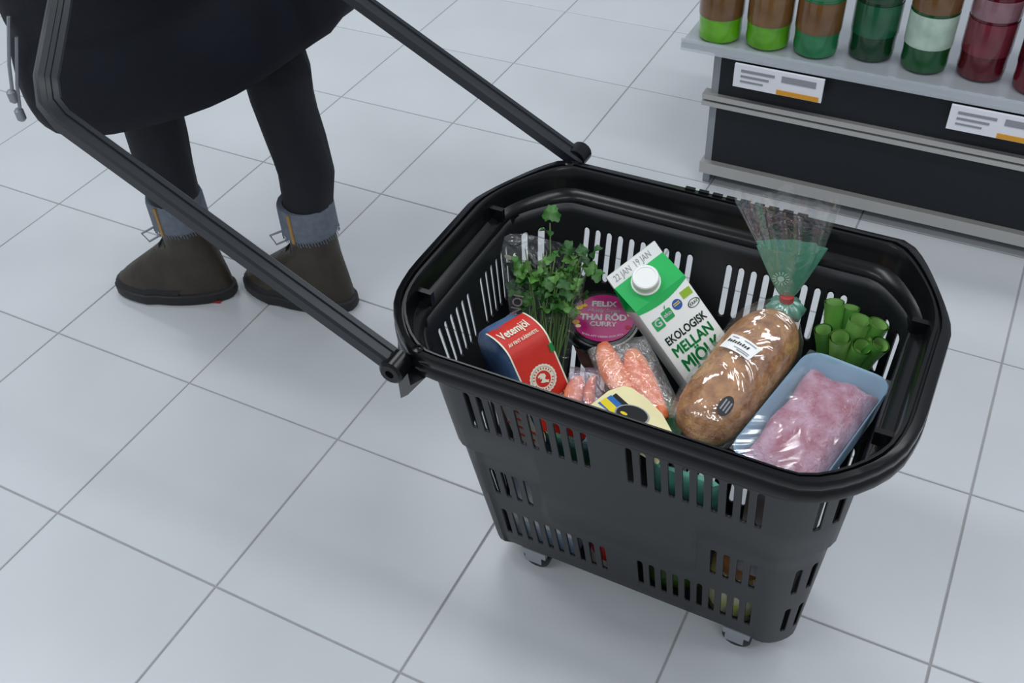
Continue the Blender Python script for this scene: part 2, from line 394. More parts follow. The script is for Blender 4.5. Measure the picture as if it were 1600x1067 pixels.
# ------------------------------------------------------------ groceries (all positions relative to the basket's centre)
def at(x, y, z): return Vector((BX + x, BY + y, z))
PET = film('clear_film', (255, 255, 255), 0.11, 0.08, 0.03, 1.0, 40)
PET2 = film('tight_film', (255, 255, 255), 0.13, 0.1, 0.05, 0.6, 60)

# milk carton -------------------------------------------------
a = Vector((-.701, .143, .699)); wv = Vector((.498, .8, .335)); nv = wv.cross(a)
hwid, hd, bh = .0425, .026, .172
MK = empty('milk_carton', frame(at(-.036, .0855, .4855) - nv.normalized() * hd, wv, -nv, a))
tag(MK, 'white and green milk carton with white screw cap leaning in the basket', 'milk carton')
MW = mat('carton_board', (243, 244, 240), 0.35); MG = mat('carton_green', (18, 176, 84), 0.35); MD = mat('carton_dark_green', (14, 62, 44), 0.4)
MG2 = mat('carton_mid_green', (20, 160, 84), 0.4); ML = mat('carton_lime', (186, 208, 50), 0.4); MBL = mat('carton_blue', (40, 88, 170), 0.4); MY = mat('carton_yellow', (230, 205, 40), 0.4)
m_ = MB(); m_.loft([[(x, y, z) for x, y in rrect(hwid, hd, .003, 2)] for z in (-bh, -bh + .003, -.002, 0)], (True, False))
m_.build('carton_body', MW, MK)
gh = .041
m_ = MB(); m_.add([(-hwid, -hd, 0), (hwid, -hd, 0), (hwid, -.0025, gh), (-hwid, -.0025, gh), (-hwid, hd, 0), (hwid, hd, 0), (hwid, .0025, gh), (-hwid, .0025, gh), (-hwid + .018, 0, gh * .55), (hwid - .018, 0, gh * .55)],
                  [(0, 1, 2, 3), (5, 4, 7, 6), (0, 3, 8), (3, 7, 8), (7, 4, 8), (4, 0, 8), (1, 9, 2), (2, 9, 6), (6, 9, 5), (5, 9, 1)])
m_.build('gable', MG, MK, smooth=None)
MB().box((-hwid, -.0028, gh - .001), (hwid, .0028, gh + .0185)).build('gable_seal', MW, MK, smooth=None)
fr = lambda x, y: Vector((x, -hd - .0005, y))
# green print running over onto the front in a shallow bow
m_ = MB(); m_.add([(-hwid, -hd - .0004, .0005)] + [(-hwid + 2 * hwid * k / 12, -hd - .0004, -.0005 - .011 * math.sin(PI * (k / 12) * .75 + .5) ) for k in range(13)] + [(hwid, -hd - .0004, .0005)], [tuple(range(15))]); m_.build('green_print', MG, MK, smooth=None)
sl = Vector((0, hd - .0025, gh)).normalized(); sn = Vector((0, -sl.z, sl.y))
cb = Vector((-.004, -hd, 0)) + sl * .026
cm = frame(cb, (1, 0, 0), sl, sn)
cp = MB().lathe([(.0205, 0), (.0205, .003), (.0185, .0032), (.0182, .0045)], 28); cp.v = [tuple(cm @ Vector(v)) for v in cp.v]; cp.build('spout_ring', MW, MK)
cp = MB(); rr = []
for r, z in ((.0178, .0045), (.0182, .006), (.0182, .017), (.0172, .0188), (.0145, .0192), (.014, .0186), (.001, .0186)):
    rr.append([(r * (1 + (.02 if (k % 2 and .005 < z < .018) else 0)) * math.cos(2 * PI * k / 56), r * (1 + (.02 if (k % 2 and .005 < z < .018) else 0)) * math.sin(2 * PI * k / 56), z) for k in range(56)])
cp.loft(rr); cp.v = [tuple(cm @ Vector(v)) for v in cp.v]; cp.build('screw_cap', MW, MK, smooth=30)
text('22 JAN  19 JAN', 'date_print', .0135, INKG, MK, lambda x, y: Vector((x - .004, -.0033, gh + .009 + y)), .0, .72)
text('EKOLOGISK', 'lettering', .0160, MD, MK, lambda x, y: fr(x + .001, y - .060), .024, .79)
text('MELLAN', 'lettering', .0210, MG2, MK, lambda x, y: fr(x, y - .0785), .030, .86)
text('MJÖLK', 'lettering', .0265, MG2, MK, lambda x, y: fr(x, y - .1015), .030, .80)
text('FRÅN', 'lettering', .017, ML, MK, lambda x, y: fr(x - .014, y - .124), .02, .9)
text('S', 'lettering', .015, ML, MK, lambda x, y: fr(x - .024, y - .141), .02, .9)
for cx, cz_, t_, s_ in ((-.0265, -.032, 'G', .015), (-.0085, -.029, 'eko', .0085)):
    q = MB(); q.add([(x, -hd - .0005, y) for x, y in rrect(.0078, .0078, .002, 3, cx, cz_)], [tuple(range(16))]); bq = q.build('logo_square', MG2, MK, smooth=None)
    text(t_, 'logo_letter', s_, WHITE, bq, lambda x, y, cx=cx, cz_=cz_: Vector((cx + x, -hd - .0009, cz_ + y + .001)), .02)
q = MB(); q.add([(-.0085, -hd - .0006, -.0215), (-.006, -hd - .0006, -.0185), (-.0045, -hd - .0006, -.0150), (-.0078, -hd - .0006, -.0178)], [(0, 1, 2, 3)]); q.build('logo_leaf', MG2, MK, smooth=None)
q = MB(); q.add([(.0105 + .0075 * math.cos(2 * PI * k / 20), -hd - .0005, -.0255 + .0075 * math.sin(2 * PI * k / 20)) for k in range(20)], [tuple(range(20))]); bq = q.build('round_mark', MBL, MK, smooth=None)
for zz in (-.0235, -.0262): MB().box((.0055, -hd - .0010, zz), (.0155, -hd - .0006, zz + .0013)).build('mark_line', MY, bq, smooth=None)
MB().box((.022, -hd - .0006, -.0255), (.0385, -hd - .0003, -.0145)).build('leaf_mark', mat('leaf_mark_green', (150, 186, 40), .4), MK, smooth=None)
q = MB(); ov = lambda r: [(.031 + .0095 * r * math.cos(2 * PI * k / 24), -hd - .0006, -.0375 + .006 * r * math.sin(2 * PI * k / 24)) for k in range(24)]
q.loft([ov(1), ov(.84)], (False, False)); q.build('oval_mark', MD, MK, smooth=None)
text('KRAV', 'oval_lettering', .0065, MD, MK, lambda x, y: fr(.031 + x, -.0375 + y), .01, .8)

# soup cup ------------------------------------------------------
n_ = Vector((.044, -.14, .989)); up_ = Vector((-.357, .923, .146)); x_ = Vector((.933, .36, .01))
FC = empty('soup_cup', frame(at(-.122, .093, .402), x_, n_.cross(x_), n_) @ Matrix.Scale(1.19, 4)); tag(FC, 'round soup cup with black lid and magenta label', 'soup cup')
MAG = mat('magenta_label', (178, 12, 108), .35, var=.12, scale=25); LID = mat('lid_black', (16, 17, 19), .22)
MB().lathe([(.029, -.074), (.031, -.072), (.044, -.012), (.044, -.006)], 36).build('cup_body', mat('cup_orange', (206, 140, 96), .45, rgb2=(150, 60, 50), scale=22), FC)
MB().lathe([(.0468, -.014), (.0482, -.012), (.0482, -.004), (.0475, -.001), (.0455, .0005), (.0440, -.0016), (.041, -.0018), (.0405, -.0008), (.001, -.0008)], 40, caps=(False, True)).build('lid', LID, FC)
q = MB(); disc(q, (0, .002), .0375, 36, .0001); lb = q.build('label', MAG, FC, smooth=None)
fm = lambda x, y: Vector((x, y, .0006))
text('FELIX', 'lettering', .0115, WHITE, lb, lambda x, y: fm(x, y + .0235), .03, 1.1)
text('Mustig Soppa', 'lettering', .0078, WHITE, lb, lambda x, y: fm(x, y + .0130), .005, .95, .35)
text('THAI RÖD', 'lettering', .0130, WHITE, lb, lambda x, y: fm(x, y + .0020), .03, .92)
text('CURRY', 'lettering', .0100, WHITE, lb, lambda x, y: fm(x, y - .0085), .03, 1.0)
text('BARA ATT VÄRMA OCH ÄTA', 'lettering', .0040, WHITE, lb, lambda x, y: fm(x, y - .0285 + 9 * x * x), .02, .95)
for cx, cy_, r_, c_ in ((-.030, .017, .0045, (232, 200, 40)), (-.024, .021, .0038, (226, 190, 30)), (-.031, .009, .004, (120, 150, 40)), (-.033, -.006, .0046, (230, 170, 80)), (-.030, -.012, .0036, (238, 216, 160)), (.031, .013, .004, (228, 206, 110)), (.032, .007, .0036, (232, 214, 130)), (.030, -.012, .004, (170, 20, 40))):
    q = MB(); disc(q, (cx, cy_), r_, 12, .0005, sy=.75); q.build('printed_food', mat('food_%d' % c_[1], c_, .5), lb, smooth=None)

# flour bag -----------------------------------------------------
a = Vector((-.454, .162, .876)); wv = Vector((.462, .884, .075)); nv = wv.cross(a)
FB = empty('flour_bag', frame(at(-.155, -.075, .4707), wv, -nv, a)); tag(FB, 'red and blue paper flour bag with round white eagle emblem', 'flour bag')
RP = mat('red_paper', (212, 44, 30), .5, var=.15, scale=14, bump=.25, bscale=40); BP = mat('blue_paper', (84, 114, 156), .3, rgb2=(38, 56, 88), scale=16, bump=.6, bscale=22)
CP = mat('cream_paper', (226, 226, 212), .5, var=.08, bump=.3, bscale=30)
# local: front (narrow, red) at y=0, bag runs back to y=.10; x +-.031 ; z up, 0 = crease
def bagpt(u, v):   # side wall ring point: u around, v height 0..1
    pass
rg = []
for z, sx, y0, y1 in ((-.155, .94, .002, .098), (-.15, 1, 0, .10), (-.08, 1.03, -.002, .102), (-.02, 1.0, 0, .10), (.0, .99, .001, .099), (.016, .95, .010, .095), (.028, .86, .026, .086), (.034, .7, .042, .07)):
    rg.append([(x * sx, (y0 + y1) / 2 + y * (y1 - y0) / .1, z + random.uniform(-.0008, .0008)) for x, y in rrect(.031, .05, .008, 3)])
MB().loft(rg).build('bag_paper', BP, FB, smooth=60)
def front(x, s, o=.0012):  # s = distance up the red panel; crease at 0, top bends back over the bag
    if s <= 0: return Vector((x, -o - .0028 * math.sin(min(1, -s / .15) * PI), s))
    th = min(s / .034, 1.35)
    return Vector((x, -o + .034 * (1 - math.cos(th)) + .012 * th * th, .034 * math.sin(th) * .98 + o))
q = MB(); q.grid(lambda u, v: front((u - .5) * .0590, -.150 + v * .206, .0020), 8, 28); q.build('red_panel', RP, FB, smooth=60)
q = MB()
for s in (-1, 1): q.grid(lambda u, v: front(s * (.0292 + .0022 * u), -.150 + v * .206, .0024), 1, 28)
q.build('white_edge', CREAM, FB, smooth=60)
q = MB(); q.grid(lambda u, v: Vector((-.0335 - .0004, .006 + .088 * u, -.15 + .095 * v)), 1, 1); cpn = q.build('cream_side', CP, FB, smooth=None)
for k in range(6): MB().box((-.0346, .012 + .012 * (k % 2), -.142 + .014 * k), (-.0341, .06 + .018 * ((k * 7) % 3), -.1385 + .014 * k)).build('red_print_line', RP, cpn, smooth=None)
MB().box((-.0338, .066, -.05), (-.0330, .09, -.036)).build('small_tag', CREAM, FB, smooth=None)
MB().box((.0255, -.0042, -.016), (.0318, .004, -.004)).build('green_tag', mat('tag_green', (30, 130, 70), .5), FB, smooth=None)
def emb(r, sx=0, sz=0, n=48, wob=0, o=.006): return [tuple(front(sx + r * (1 + (wob if k % 2 else 0)) * math.cos(2 * PI * k / n), -.042 + sz + r * (1 + (wob if k % 2 else 0)) * math.sin(2 * PI * k / n), o)) for k in range(n)]
q = MB(); q.add(emb(.0195, wob=.05, o=.0026), [tuple(range(48))]); em = q.build('emblem', CREAM, FB, smooth=None)
q = MB(); q.loft([emb(.0172, o=.0029), emb(.0166, o=.0029)], (False, False)); q.build('emblem_ring', INKG, em, smooth=None)
q = MB(); q.add(emb(.0112, o=.0029), [tuple(range(48))]); q.build('emblem_centre', RP, em, smooth=None)
bird = [(-.006, .007), (-.001, .0085), (.004, .006), (.005, .002), (.002, -.0005), (.0035, -.003), (.0075, -.005), (.0055, -.0062), (.006, -.0085), (.002, -.006), (-.002, -.005), (-.006, -.0025), (-.0035, -.0015), (-.0015, .0008), (-.0055, .002), (-.003, .0035), (-.007, .0045)]
q = MB(); q.add([tuple(front(x, -.042 + y, .0033)) for x, y in bird], [tuple(range(len(bird)))]); q.build('eagle', CREAM, em, smooth=None)
for k in range(22):
    aa = 2 * PI * k / 22
    if abs(math.sin(aa)) < .2: continue
    q = MB(); q.add([tuple(front(r * math.cos(aa + d), -.042 + r * math.sin(aa + d), .003)) for r, d in ((.0128, -.05), (.0128, .05), (.0155, .05), (.0155, -.05))], [(0, 1, 2, 3)]); q.build('emblem_letter', RP, em, smooth=None)
text('Vetemjöl', 'lettering', .0150, CREAM, FB, lambda x, y: front(x - .002, .031 + y, .0028), .02, .82)
text('AV FINT KÄRNVETE.', 'lettering', .0062, CREAM, FB, lambda x, y: front(x, .0165 + y, .0028), .015, .85)
text('mjöl', 'lettering', .0170, CREAM, FB, lambda x, y: front(x + .010, -.078 + y, .0028), .02, .85)

# herbs ----------------------------------------------------------
HB = empty('herb_bunch', loc=at(-.176, .014, .3445)); tag(HB, 'bunch of fresh green coriander in a clear printed sleeve', 'herbs')
LEAF = [mat('leaf_green_%d' % k, c, .45, var=.35, scale=60) for k, c in enumerate(((62, 120, 44), (44, 98, 36), (92, 146, 62), (72, 124, 58)))]
STEM = mat('stem_green', (104, 134, 74), .5, var=.2)
lm = []
for k in range(3):
    pts = []
    for t in range(25):
        th = 2 * PI * t / 24 - PI / 2
        r = .0105 * (0.62 + .30 * abs(math.cos(1.5 * (th - PI / 2))) + .10 * math.cos(9 * th + k)) 
        pts.append((r * math.cos(th), r * math.sin(th) + .009, .003 * math.sin(3 * th + k) ))
    q = MB(); q.v = [(0, .008, .0015)] + pts[:-1]; q.f = [(0, i + 1, (i + 1) % 24 + 1) for i in range(24)]; q.m = [0] * 24
    o = q.build('leaf', LEAF[k], HB, smooth=80, fix=False); lm.append(o)
base = Vector((0.01, -.02, .0)); rnd = random.Random(3); st = MB(); nl = 0
for k in range(46):
    u = rnd.random(); tip = Vector((-.066 + .094 * u + rnd.uniform(-.012, .012), .045 + .065 * rnd.random() , .085 + .075 * rnd.random()))
    b0 = base + Vector((rnd.uniform(-.018, .018), rnd.uniform(-.012, .012), rnd.uniform(-.06, 0)))
    mid = b0.lerp(tip, .55) + Vector((rnd.uniform(-.01, .01), rnd.uniform(-.014, .004), .01))
    st.tube([b0, mid, tip], [.0013, .0011, .0008], 5)
    for q_ in range(3):
        p = mid.lerp(tip, .35 + .65 * rnd.random()) + Vector((rnd.uniform(-.016, .016), rnd.uniform(-.016, .010), rnd.uniform(-.008, .012)))
        src = lm[nl % 3]
        o = src if nl < 3 else src.copy()
        if nl >= 3: COL.objects.link(o); o.parent = HB
        o.location = p; o.rotation_euler = (rnd.uniform(-.2, 1.1), rnd.uniform(-.6, .6), rnd.uniform(0, 6.28)); o.scale = (rnd.uniform(.75, 1.25),) * 3; nl += 1
p = Vector((-.045, .112, .178)); o = lm[0].copy(); COL.objects.link(o); o.parent = HB; o.location = p; o.rotation_euler = (.7, 0, .2); o.scale = (1.5,) * 3
o = lm[1].copy(); COL.objects.link(o); o.parent = HB; o.location = p + Vector((.004, -.004, -.014)); o.rotation_euler = (.6, .2, 2.6); o.scale = (1.2,) * 3
st.tube([base, Vector((-.02, .06, .1)), p], [.0013, .0012, .001], 5)
so = st.build('stems', STEM, HB); so['kind'] = 'stuff'
SLV = film('sleeve_film', (220, 225, 225), .10, .12, .04, 1.0, 30)
rg = []
for t in range(9):
    u = t / 8; c = Vector((.002, -.026, -.06)).lerp(Vector((-.037, .074, .14)), u); ra = .026 + .043 * u; rb = .02 + .022 * u
    rg.append([c + Vector((ra * math.cos(2 * PI * k / 28), rb * math.sin(2 * PI * k / 28) * .8, rb * .55 * math.sin(2 * PI * k / 28) + (.012 * math.cos(2 * PI * k / 28 * 2) * u))) for k in range(28)])
MB().loft(rg, (True, False)).build('clear_sleeve', SLV, HB, smooth=70)
q = MB(); q.add([(-.088 + .007 * math.cos(2 * PI * k / 20), .062, .138 + .0042 * math.sin(2 * PI * k / 20)) for k in range(20)], [tuple(range(20))]); q.build('oval_mark', CREAM, HB, smooth=None)
text('NOI', 'sleeve_lettering', .021, mat('sleeve_pink', (176, 150, 160), .5), HB, lambda x, y: Vector((-.050, .012, .100)) + Vector((-.12, .74, .66)) * x + Vector((-.93, -.30, .17)) * y, .005, .8)
text('O', 'sleeve_lettering', .014, mat('sleeve_pink2', (190, 150, 180), .5), HB, lambda x, y: Vector((.030 + .8 * x, .018 + .45 * x, .107 + .3 * x)) + Vector((-.3 * y, .5 * y, .7 * y)), .005, .8)

# salmon packs -----------------------------------------------------
SAL = mat('salmon_flesh', (228, 112, 62), .35, rgb2=(238, 150, 104), scale=26, bump=.25, bscale=70, coat=.4, stretch=(1, 3, 1))
def fillet(parent, c, d, L, W_, H_):
    d = Vector(d).normalized(); s = Vector((0, 0, 1)).cross(d).normalized(); u = d.cross(s); rg = []
    for t in range(13):
        v = t / 12; k = math.sin(PI * min(1, max(0.0, .06 + .88 * v))) ** .55; off_ = .006 * math.sin(3 * v)
        rg.append([Vector(c) + d * ((v - .5) * L) + s * (W_ * k * (.75 + .3 * v) * math.cos(2 * PI * j / 16) + off_) + u * (H_ * k * math.sin(2 * PI * j / 16)) for j in range(16)])
    return MB().loft(rg).build('fillet', SAL, parent, smooth=80)
def wrap(parent, c, X, Y, Z, hx, hy, hz, m, name='film', n=18, seed=0, corner=.35):
    X, Y, Z = Vector(X).normalized(), Vector(Y).normalized(), Vector(Z).normalized(); r_ = random.Random(seed); rg = []
    for t in range(n + 1):
        v = -1 + 2 * t / n; k = max(.05, (1 - abs(v) ** 5)) ** .5; hz_ = hz * max(.06, (1 - v * v)) ** .5
        rg.append([Vector(c) + Y * (hy * v) + X * (hx * (.96 + .04 * k) * (abs(math.cos(2 * PI * j / 24)) ** .6) * (1 if math.cos(2 * PI * j / 24) >= 0 else -1)) + Z * (hz_ * math.sin(2 * PI * j / 24) + r_.uniform(-.002, .002)) for j in range(24)])
    return MB().loft(rg).build(name, m, parent, smooth=75)
SP = empty('salmon_pack', loc=at(-.028, -.034, .421)); tag(SP, 'clear vacuum pack with two orange salmon fillets', 'salmon pack', 'salmon packs in the basket')
fillet(SP, (-.018, .002, .012), (-.70, .66, .18), .108, .019, .012); fillet(SP, (.022, .004, .010), (-.68, .70, .15), .116, .021, .013)
wrap(SP, (.004, 0, .011), (.70, .66, 0), (-.68, .70, .17), (0, -.1, 1), .043, .064, .020, PET2, 'vacuum_film', seed=2)
SP2 = empty('salmon_pack', loc=at(-.089, -.073, .409)); tag(SP2, 'small clear pack with orange salmon piece between flour bag and cheese', 'salmon pack', 'salmon packs in the basket')
fillet(SP2, (.004, -.006, .008), (-.3, .9, .2), .064, .014, .010); fillet(SP2, (.022, .006, .006), (-.35, .85, .25), .062, .009, .009)
wrap(SP2, (.012, .002, .009), (.85, .4, 0), (-.3, .9, .2), (.05, -.2, .98), .026, .042, .014, film('vacuum_purple', (190, 160, 190), .14, .1, .16, .9, 40), 'vacuum_film', seed=5)

# cheese ----------------------------------------------------------------
CW = empty('cheese_wedge', frame(at(.0185, -.115, .4705), (.93, -.20, -.02), (.22, .90, -.25), (.05, .26, .96))); tag(CW, 'pale yellow cheese wedge with black round label behind the front rim', 'cheese')
ol = [(-.052, -.05), (-.056, .004), (-.050, .030), (-.040, .035), (-.012, .030), (.02, .016), (.05, -.008), (.062, -.03), (.06, -.05)]
CH = mat('cheese_cream', (242, 230, 178), .4, var=.08, scale=20, coat=.5)
q = MB(); q.loft([[(x, y, z) for x, y in [(a_ * s, b * s) for a_, b in ol]] for z, s in ((-.022, .97), (-.019, 1), (-.003, 1), (0, .965))]); q.build('cheese', CH, CW, smooth=35)
q = MB(); q.add([(-.046, -.002, .0006), (-.018, -.010, .0006), (-.018, -.036, .0006), (-.047, -.03, .0006)], [(0, 1, 2, 3)]); q.build('blue_stripe', mat('cheese_blue', (40, 104, 176), .4), CW, smooth=None)
q = MB(); q.add([(-.047, -.012, .0009), (-.018, -.022, .0009), (-.018, -.036, .0009), (-.047, -.026, .0009)], [(0, 1, 2, 3)]); q.build('yellow_stripe', MY, CW, smooth=None)
q = MB(); q.add([(-.044, .006, .0009), (-.014, -.004, .0009), (-.014, -.0125, .0009), (-.044, -.0022, .0009)], [(0, 1, 2, 3)]); q.build('black_stripe', BLACK, CW, smooth=None)
q = MB(); disc(q, (-.004, -.018), .0195, 28, .0013); bl = q.build('round_label', BLACK, CW, smooth=None)
q = MB(); q.loft([[(-.004 + r * math.cos(2 * PI * k / 28), -.018 + r * math.sin(2 * PI * k / 28), .0012) for k in range(28)] for r in (.0215, .0193)], (False, False)); q.build('label_ring', INKG, CW, smooth=None)
q = MB(); disc(q, (-.012, -.024), .005, 16, .0017, sy=.6); q.build('yellow_mark', MY, bl, smooth=None)

# bread in its bag --------------------------------------------------------
BR = empty('bagged_bread', loc=at(.100, .023, .4416)); tag(BR, 'brown bread loaf in clear bag tied with a red clip', 'bread')
CR = mat('bread_crust', (200, 146, 90), .65, rgb2=(146, 92, 48), scale=46, bump=1.0, bscale=150)
bd = Vector((.16, .985, .06)).normalized(); bs = Vector((.985, -.16, 0)).normalized(); bu = bs.cross(bd).normalized()
def loaf(s, k, g=0.0):
    rg = []
    for t in range(17):
        v = t / 16; e = max(.02, 1 - abs(2 * v - 1) ** 3.4) ** .5; wob = 1 + .03 * math.sin(9 * v + 1)
        rg.append([bd * ((v - .5) * .252 * s) + bs * ((.049 + g) * e * wob * math.cos(2 * PI * j / 28)) + bu * ((.045 + g) * e * (math.sin(2 * PI * j / 28) * (1 if math.sin(2 * PI * j / 28) > 0 else .8))) for j in range(28)])
    return MB().loft(rg)
loaf(1, 0).build('loaf', CR, BR, smooth=80)
rg = []; r_ = random.Random(9)
for t in range(22):
    v = t / 21; z_ = (v - .5) * .262
    if v < .78: e = max(.03, 1 - abs(2 * min(v, .5) - 1) ** 4) ** .5
    else: e = 1 - ((v - .78) / .22) ** 1.3 * .86
    lift = .030 * max(0, (v - .72) / .28) ** 1.2
    rg.append([bd * z_ + bu * lift + bs * (.053 * e * (1 + r_.uniform(-.025, .03)) * math.cos(2 * PI * j / 36)) + bu * (.0505 * e * (1 + r_.uniform(-.03, .03)) * math.sin(2 * PI * j / 36)) for j in range(36)])
BFM = film('bread_bag_film', (255, 255, 255), .13, .08, .03, 1.0, 11)
MB().loft(rg, (True, False)).build('clear_bag', BFM, BR, smooth=75)
GB_ = film('green_print_film', (96, 168, 142), .14, .15, .80, .7, 40)
neck = bd * .130 + bu * .030
top = Vector((-.012, .004, .135)).normalized(); sx_ = Vector((.93, .28, .0)).normalized(); sy_ = top.cross(sx_).normalized()
def ruff(c, d, l0, r0, r1, nr, amp, m, name, flat=1.0, clear=None):
    rg = []
    for t in range(nr + 1):
        v = t / nr; r = r0 + (r1 - r0) * v ** .8
        rg.append([c + d * (l0 * v) + sx_ * (r * (1 + amp * v * math.cos(7 * 2 * PI * j / 56)) * math.cos(2 * PI * j / 56)) + sy_ * (flat * r * (1 + amp * v * math.sin(9 * 2 * PI * j / 56 + 1)) * math.sin(2 * PI * j / 56)) for j in range(57)][:56])
    return MB().loft(rg, (False, False)).build(name, m, BR, smooth=75)
rg = []
for v, r in ((0, .010), (.2, .021), (.55, .024), (.85, .018), (1, .008)):
    rg.append([neck - top * (.028 * (1 - v)) + sx_ * (r * (1 + .14 * math.cos(8 * 2 * PI * j / 64)) * math.cos(2 * PI * j / 64)) + sy_ * (r * (1 + .14 * math.cos(8 * 2 * PI * j / 64)) * math.sin(2 * PI * j / 64)) for j in range(64)])
MB().loft(rg, (True, True)).build('green_gather', GB_, BR, smooth=70)
nk = neck + top * .004
ruff(nk, top, .084, .007, .043, 8, .10, GB_, 'green_bag_neck', .34)
fl_ = nk + top * .083
rg = []
for t in range(7):
    v = t / 6; r = .043 + .022 * v
    rg.append([fl_ + top * (.070 * v) + sx_ * (r * math.cos(2 * PI * j / 56) - .008 * v) + sy_ * (.34 * r * (1 + .25 * math.sin(9 * 2 * PI * j / 56 + 1)) * math.sin(2 * PI * j / 56)) + top * (.008 * v * math.sin(5 * 2 * PI * j / 56)) for j in range(56)])
MB().loft(rg, (False, False)).build('clear_bag_top', BFM, BR, smooth=75)
q = MB(); q.lathe([(.0085, -.004), (.0098, -.003), (.0098, .005), (.0085, .006)], 18); fmx = frame(nk - top * .001, sx_, sy_, top); q.v = [tuple(fmx @ Vector(v)) for v in q.v]; q.build('red_clip', mat('clip_red', (196, 60, 62), .4), BR)
# sun mark on the neck, sticker and oval sticker on the bag
vc = (Vector((0, 0, 1.4)) - (Vector(BR.location) + nk)).normalized()
sunc = nk + top * .040 - sx_ * .010 - sy_ * .0 ; side = -1 if sy_.dot(vc) < 0 else 1
SUN = mat('pale_green_print', (176, 216, 200), .4)
sp_ = lambda x, y: sunc + sx_ * x + top * y + sy_ * (side * .0135)
q = MB(); q.add([tuple(sp_(.0045 * math.cos(2 * PI * k / 16), .0045 * math.sin(2 * PI * k / 16))) for k in range(16)], [tuple(range(16))])
for k in range(14):
    aa = 2 * PI * k / 14; q.add([tuple(sp_(r * math.cos(aa + d), r * math.sin(aa + d))) for r, d in ((.006, -.09), (.011, -.07), (.011, .07), (.006, .09))], [(0, 1, 2, 3)])
q.build('sun_print', SUN, BR, smooth=None)
def onloaf(s, th, o=.0035, x=0, y=0):
    # point on the bag near length s (m from centre), angle th round the loaf; x runs across, y along
    e = 1.0; t_ = th - x / .052
    return bd * (s + y) + bs * ((.0500 + o) * math.cos(t_)) + bu * ((.0475 + o) * math.sin(t_))
th0 = math.radians(96)
def stick(x, y, c=math.cos(.21), s=math.sin(.21), o=.0040): return onloaf(.004, th0, o, x * c + y * s, -x * s + y * c)
q = MB(); q.grid(lambda u, v: stick((u - .5) * .046, (v - .5) * .027), 6, 4); stk = q.build('price_sticker', WHITE, BR, smooth=60)
for k in range(9):      # a line of bold letters too blurred to read
    x0 = -.019 + .0036 * k
    q = MB(); q.grid(lambda u, v: stick(x0 + .0022 * u + .0004 * v, -.0012 + (.0050 - .0012 * (k % 2)) * v, o=.0046), 1, 1); q.build('sticker_letter', BLACK, stk, smooth=None)
for k, (x0, x1, yy) in enumerate(((-.018, -.008, .008), (.0, .018, .0085), (-.004, .019, -.0075), (.002, .019, -.0105))):
    q = MB(); q.grid(lambda u, v: stick(x0 + (x1 - x0) * u, yy + .0016 * v, o=.0045), 3, 1); q.build('sticker_print', INKG, stk, smooth=None)
q = MB(); q.add([tuple(onloaf(-.092, math.radians(62), .004, .0085 * math.cos(2 * PI * k / 24), .017 * math.sin(2 * PI * k / 24))) for k in range(24)], [tuple(range(24))]); os_ = q.build('oval_sticker', BLACK, BR, smooth=None)
for k in range(3):
    q = MB(); q.grid(lambda u, v: onloaf(-.092, math.radians(62), .0046, -.0045 + .004 * k + .0018 * v, -.009 + .018 * u), 3, 1); q.build('oval_print', INKG, os_, smooth=None)

# minced meat tray --------------------------------------------------------
X_ = Vector((.974, -.216, .072)); Y_ = Vector((.212, .975, .060)); Z_ = X_.cross(Y_)
MT = empty('meat_tray', frame(at(.206, -.030, .4645), X_, Y_, Z_)); tag(MT, 'film wrapped pale blue tray of pink minced meat', 'meat tray')
TB = mat('tray_blue', (140, 176, 200), .4, var=.05); MEAT = mat('minced_meat', (212, 164, 184), .45, rgb2=(176, 88, 108), scale=42, bump=1.0, bscale=240, coat=.3)
rg = []
for s, z, r in ((.80, -.046, .02), (.84, -.046, .02), (.98, -.004, .024), (1.0, 0, .024), (.985, .0015, .024), (.95, -.001, .022), (.86, -.034, .02), (.5, -.036, .012)):
    rg.append([(x, y, z) for x, y in rrect(.058 * s, .104 * s, r * s, 5)])
MB().loft(rg).build('tray', TB, MT, smooth=50)
q = MB(); r_ = random.Random(4)
NX, NY = 34, 46
def meat(u, v):
    x = (u - .5) * 2; y = (v - .5) * 2
    edge = max(0, 1 - max(abs(x), abs(y)) ** 6)
    return (x * .0475 + .002 * math.sin(7 * y), y * .090 + .003 * math.sin(6 * x), -.030 + .027 * edge ** .6 + (r_.uniform(-.0014, .0014) if edge > .1 else 0))
q.grid(meat, NX, NY); q.build('minced_meat', MEAT, MT, smooth=80)
q = MB(); q.grid(lambda u, v: ((u - .5) * .111, (v - .5) * .200, .0022 + .0006 * math.sin(11 * u) * math.sin(9 * v)), 20, 24); q.build('wrap_film', film('meat_film', (190, 210, 225), .10, .1, .08, .5, 9), MT, smooth=80)
MB().box((-.044, -.1030, -.036), (.026, -.0985, -.008)).build('side_label', WHITE, MT, smooth=None)
q = MB(); q.add([(.005, -.1034, -.03), (.022, -.1034, -.02), (.005, -.1034, -.01)], [(0, 1, 2)]); q.build('yellow_mark', MY, MT, smooth=None)

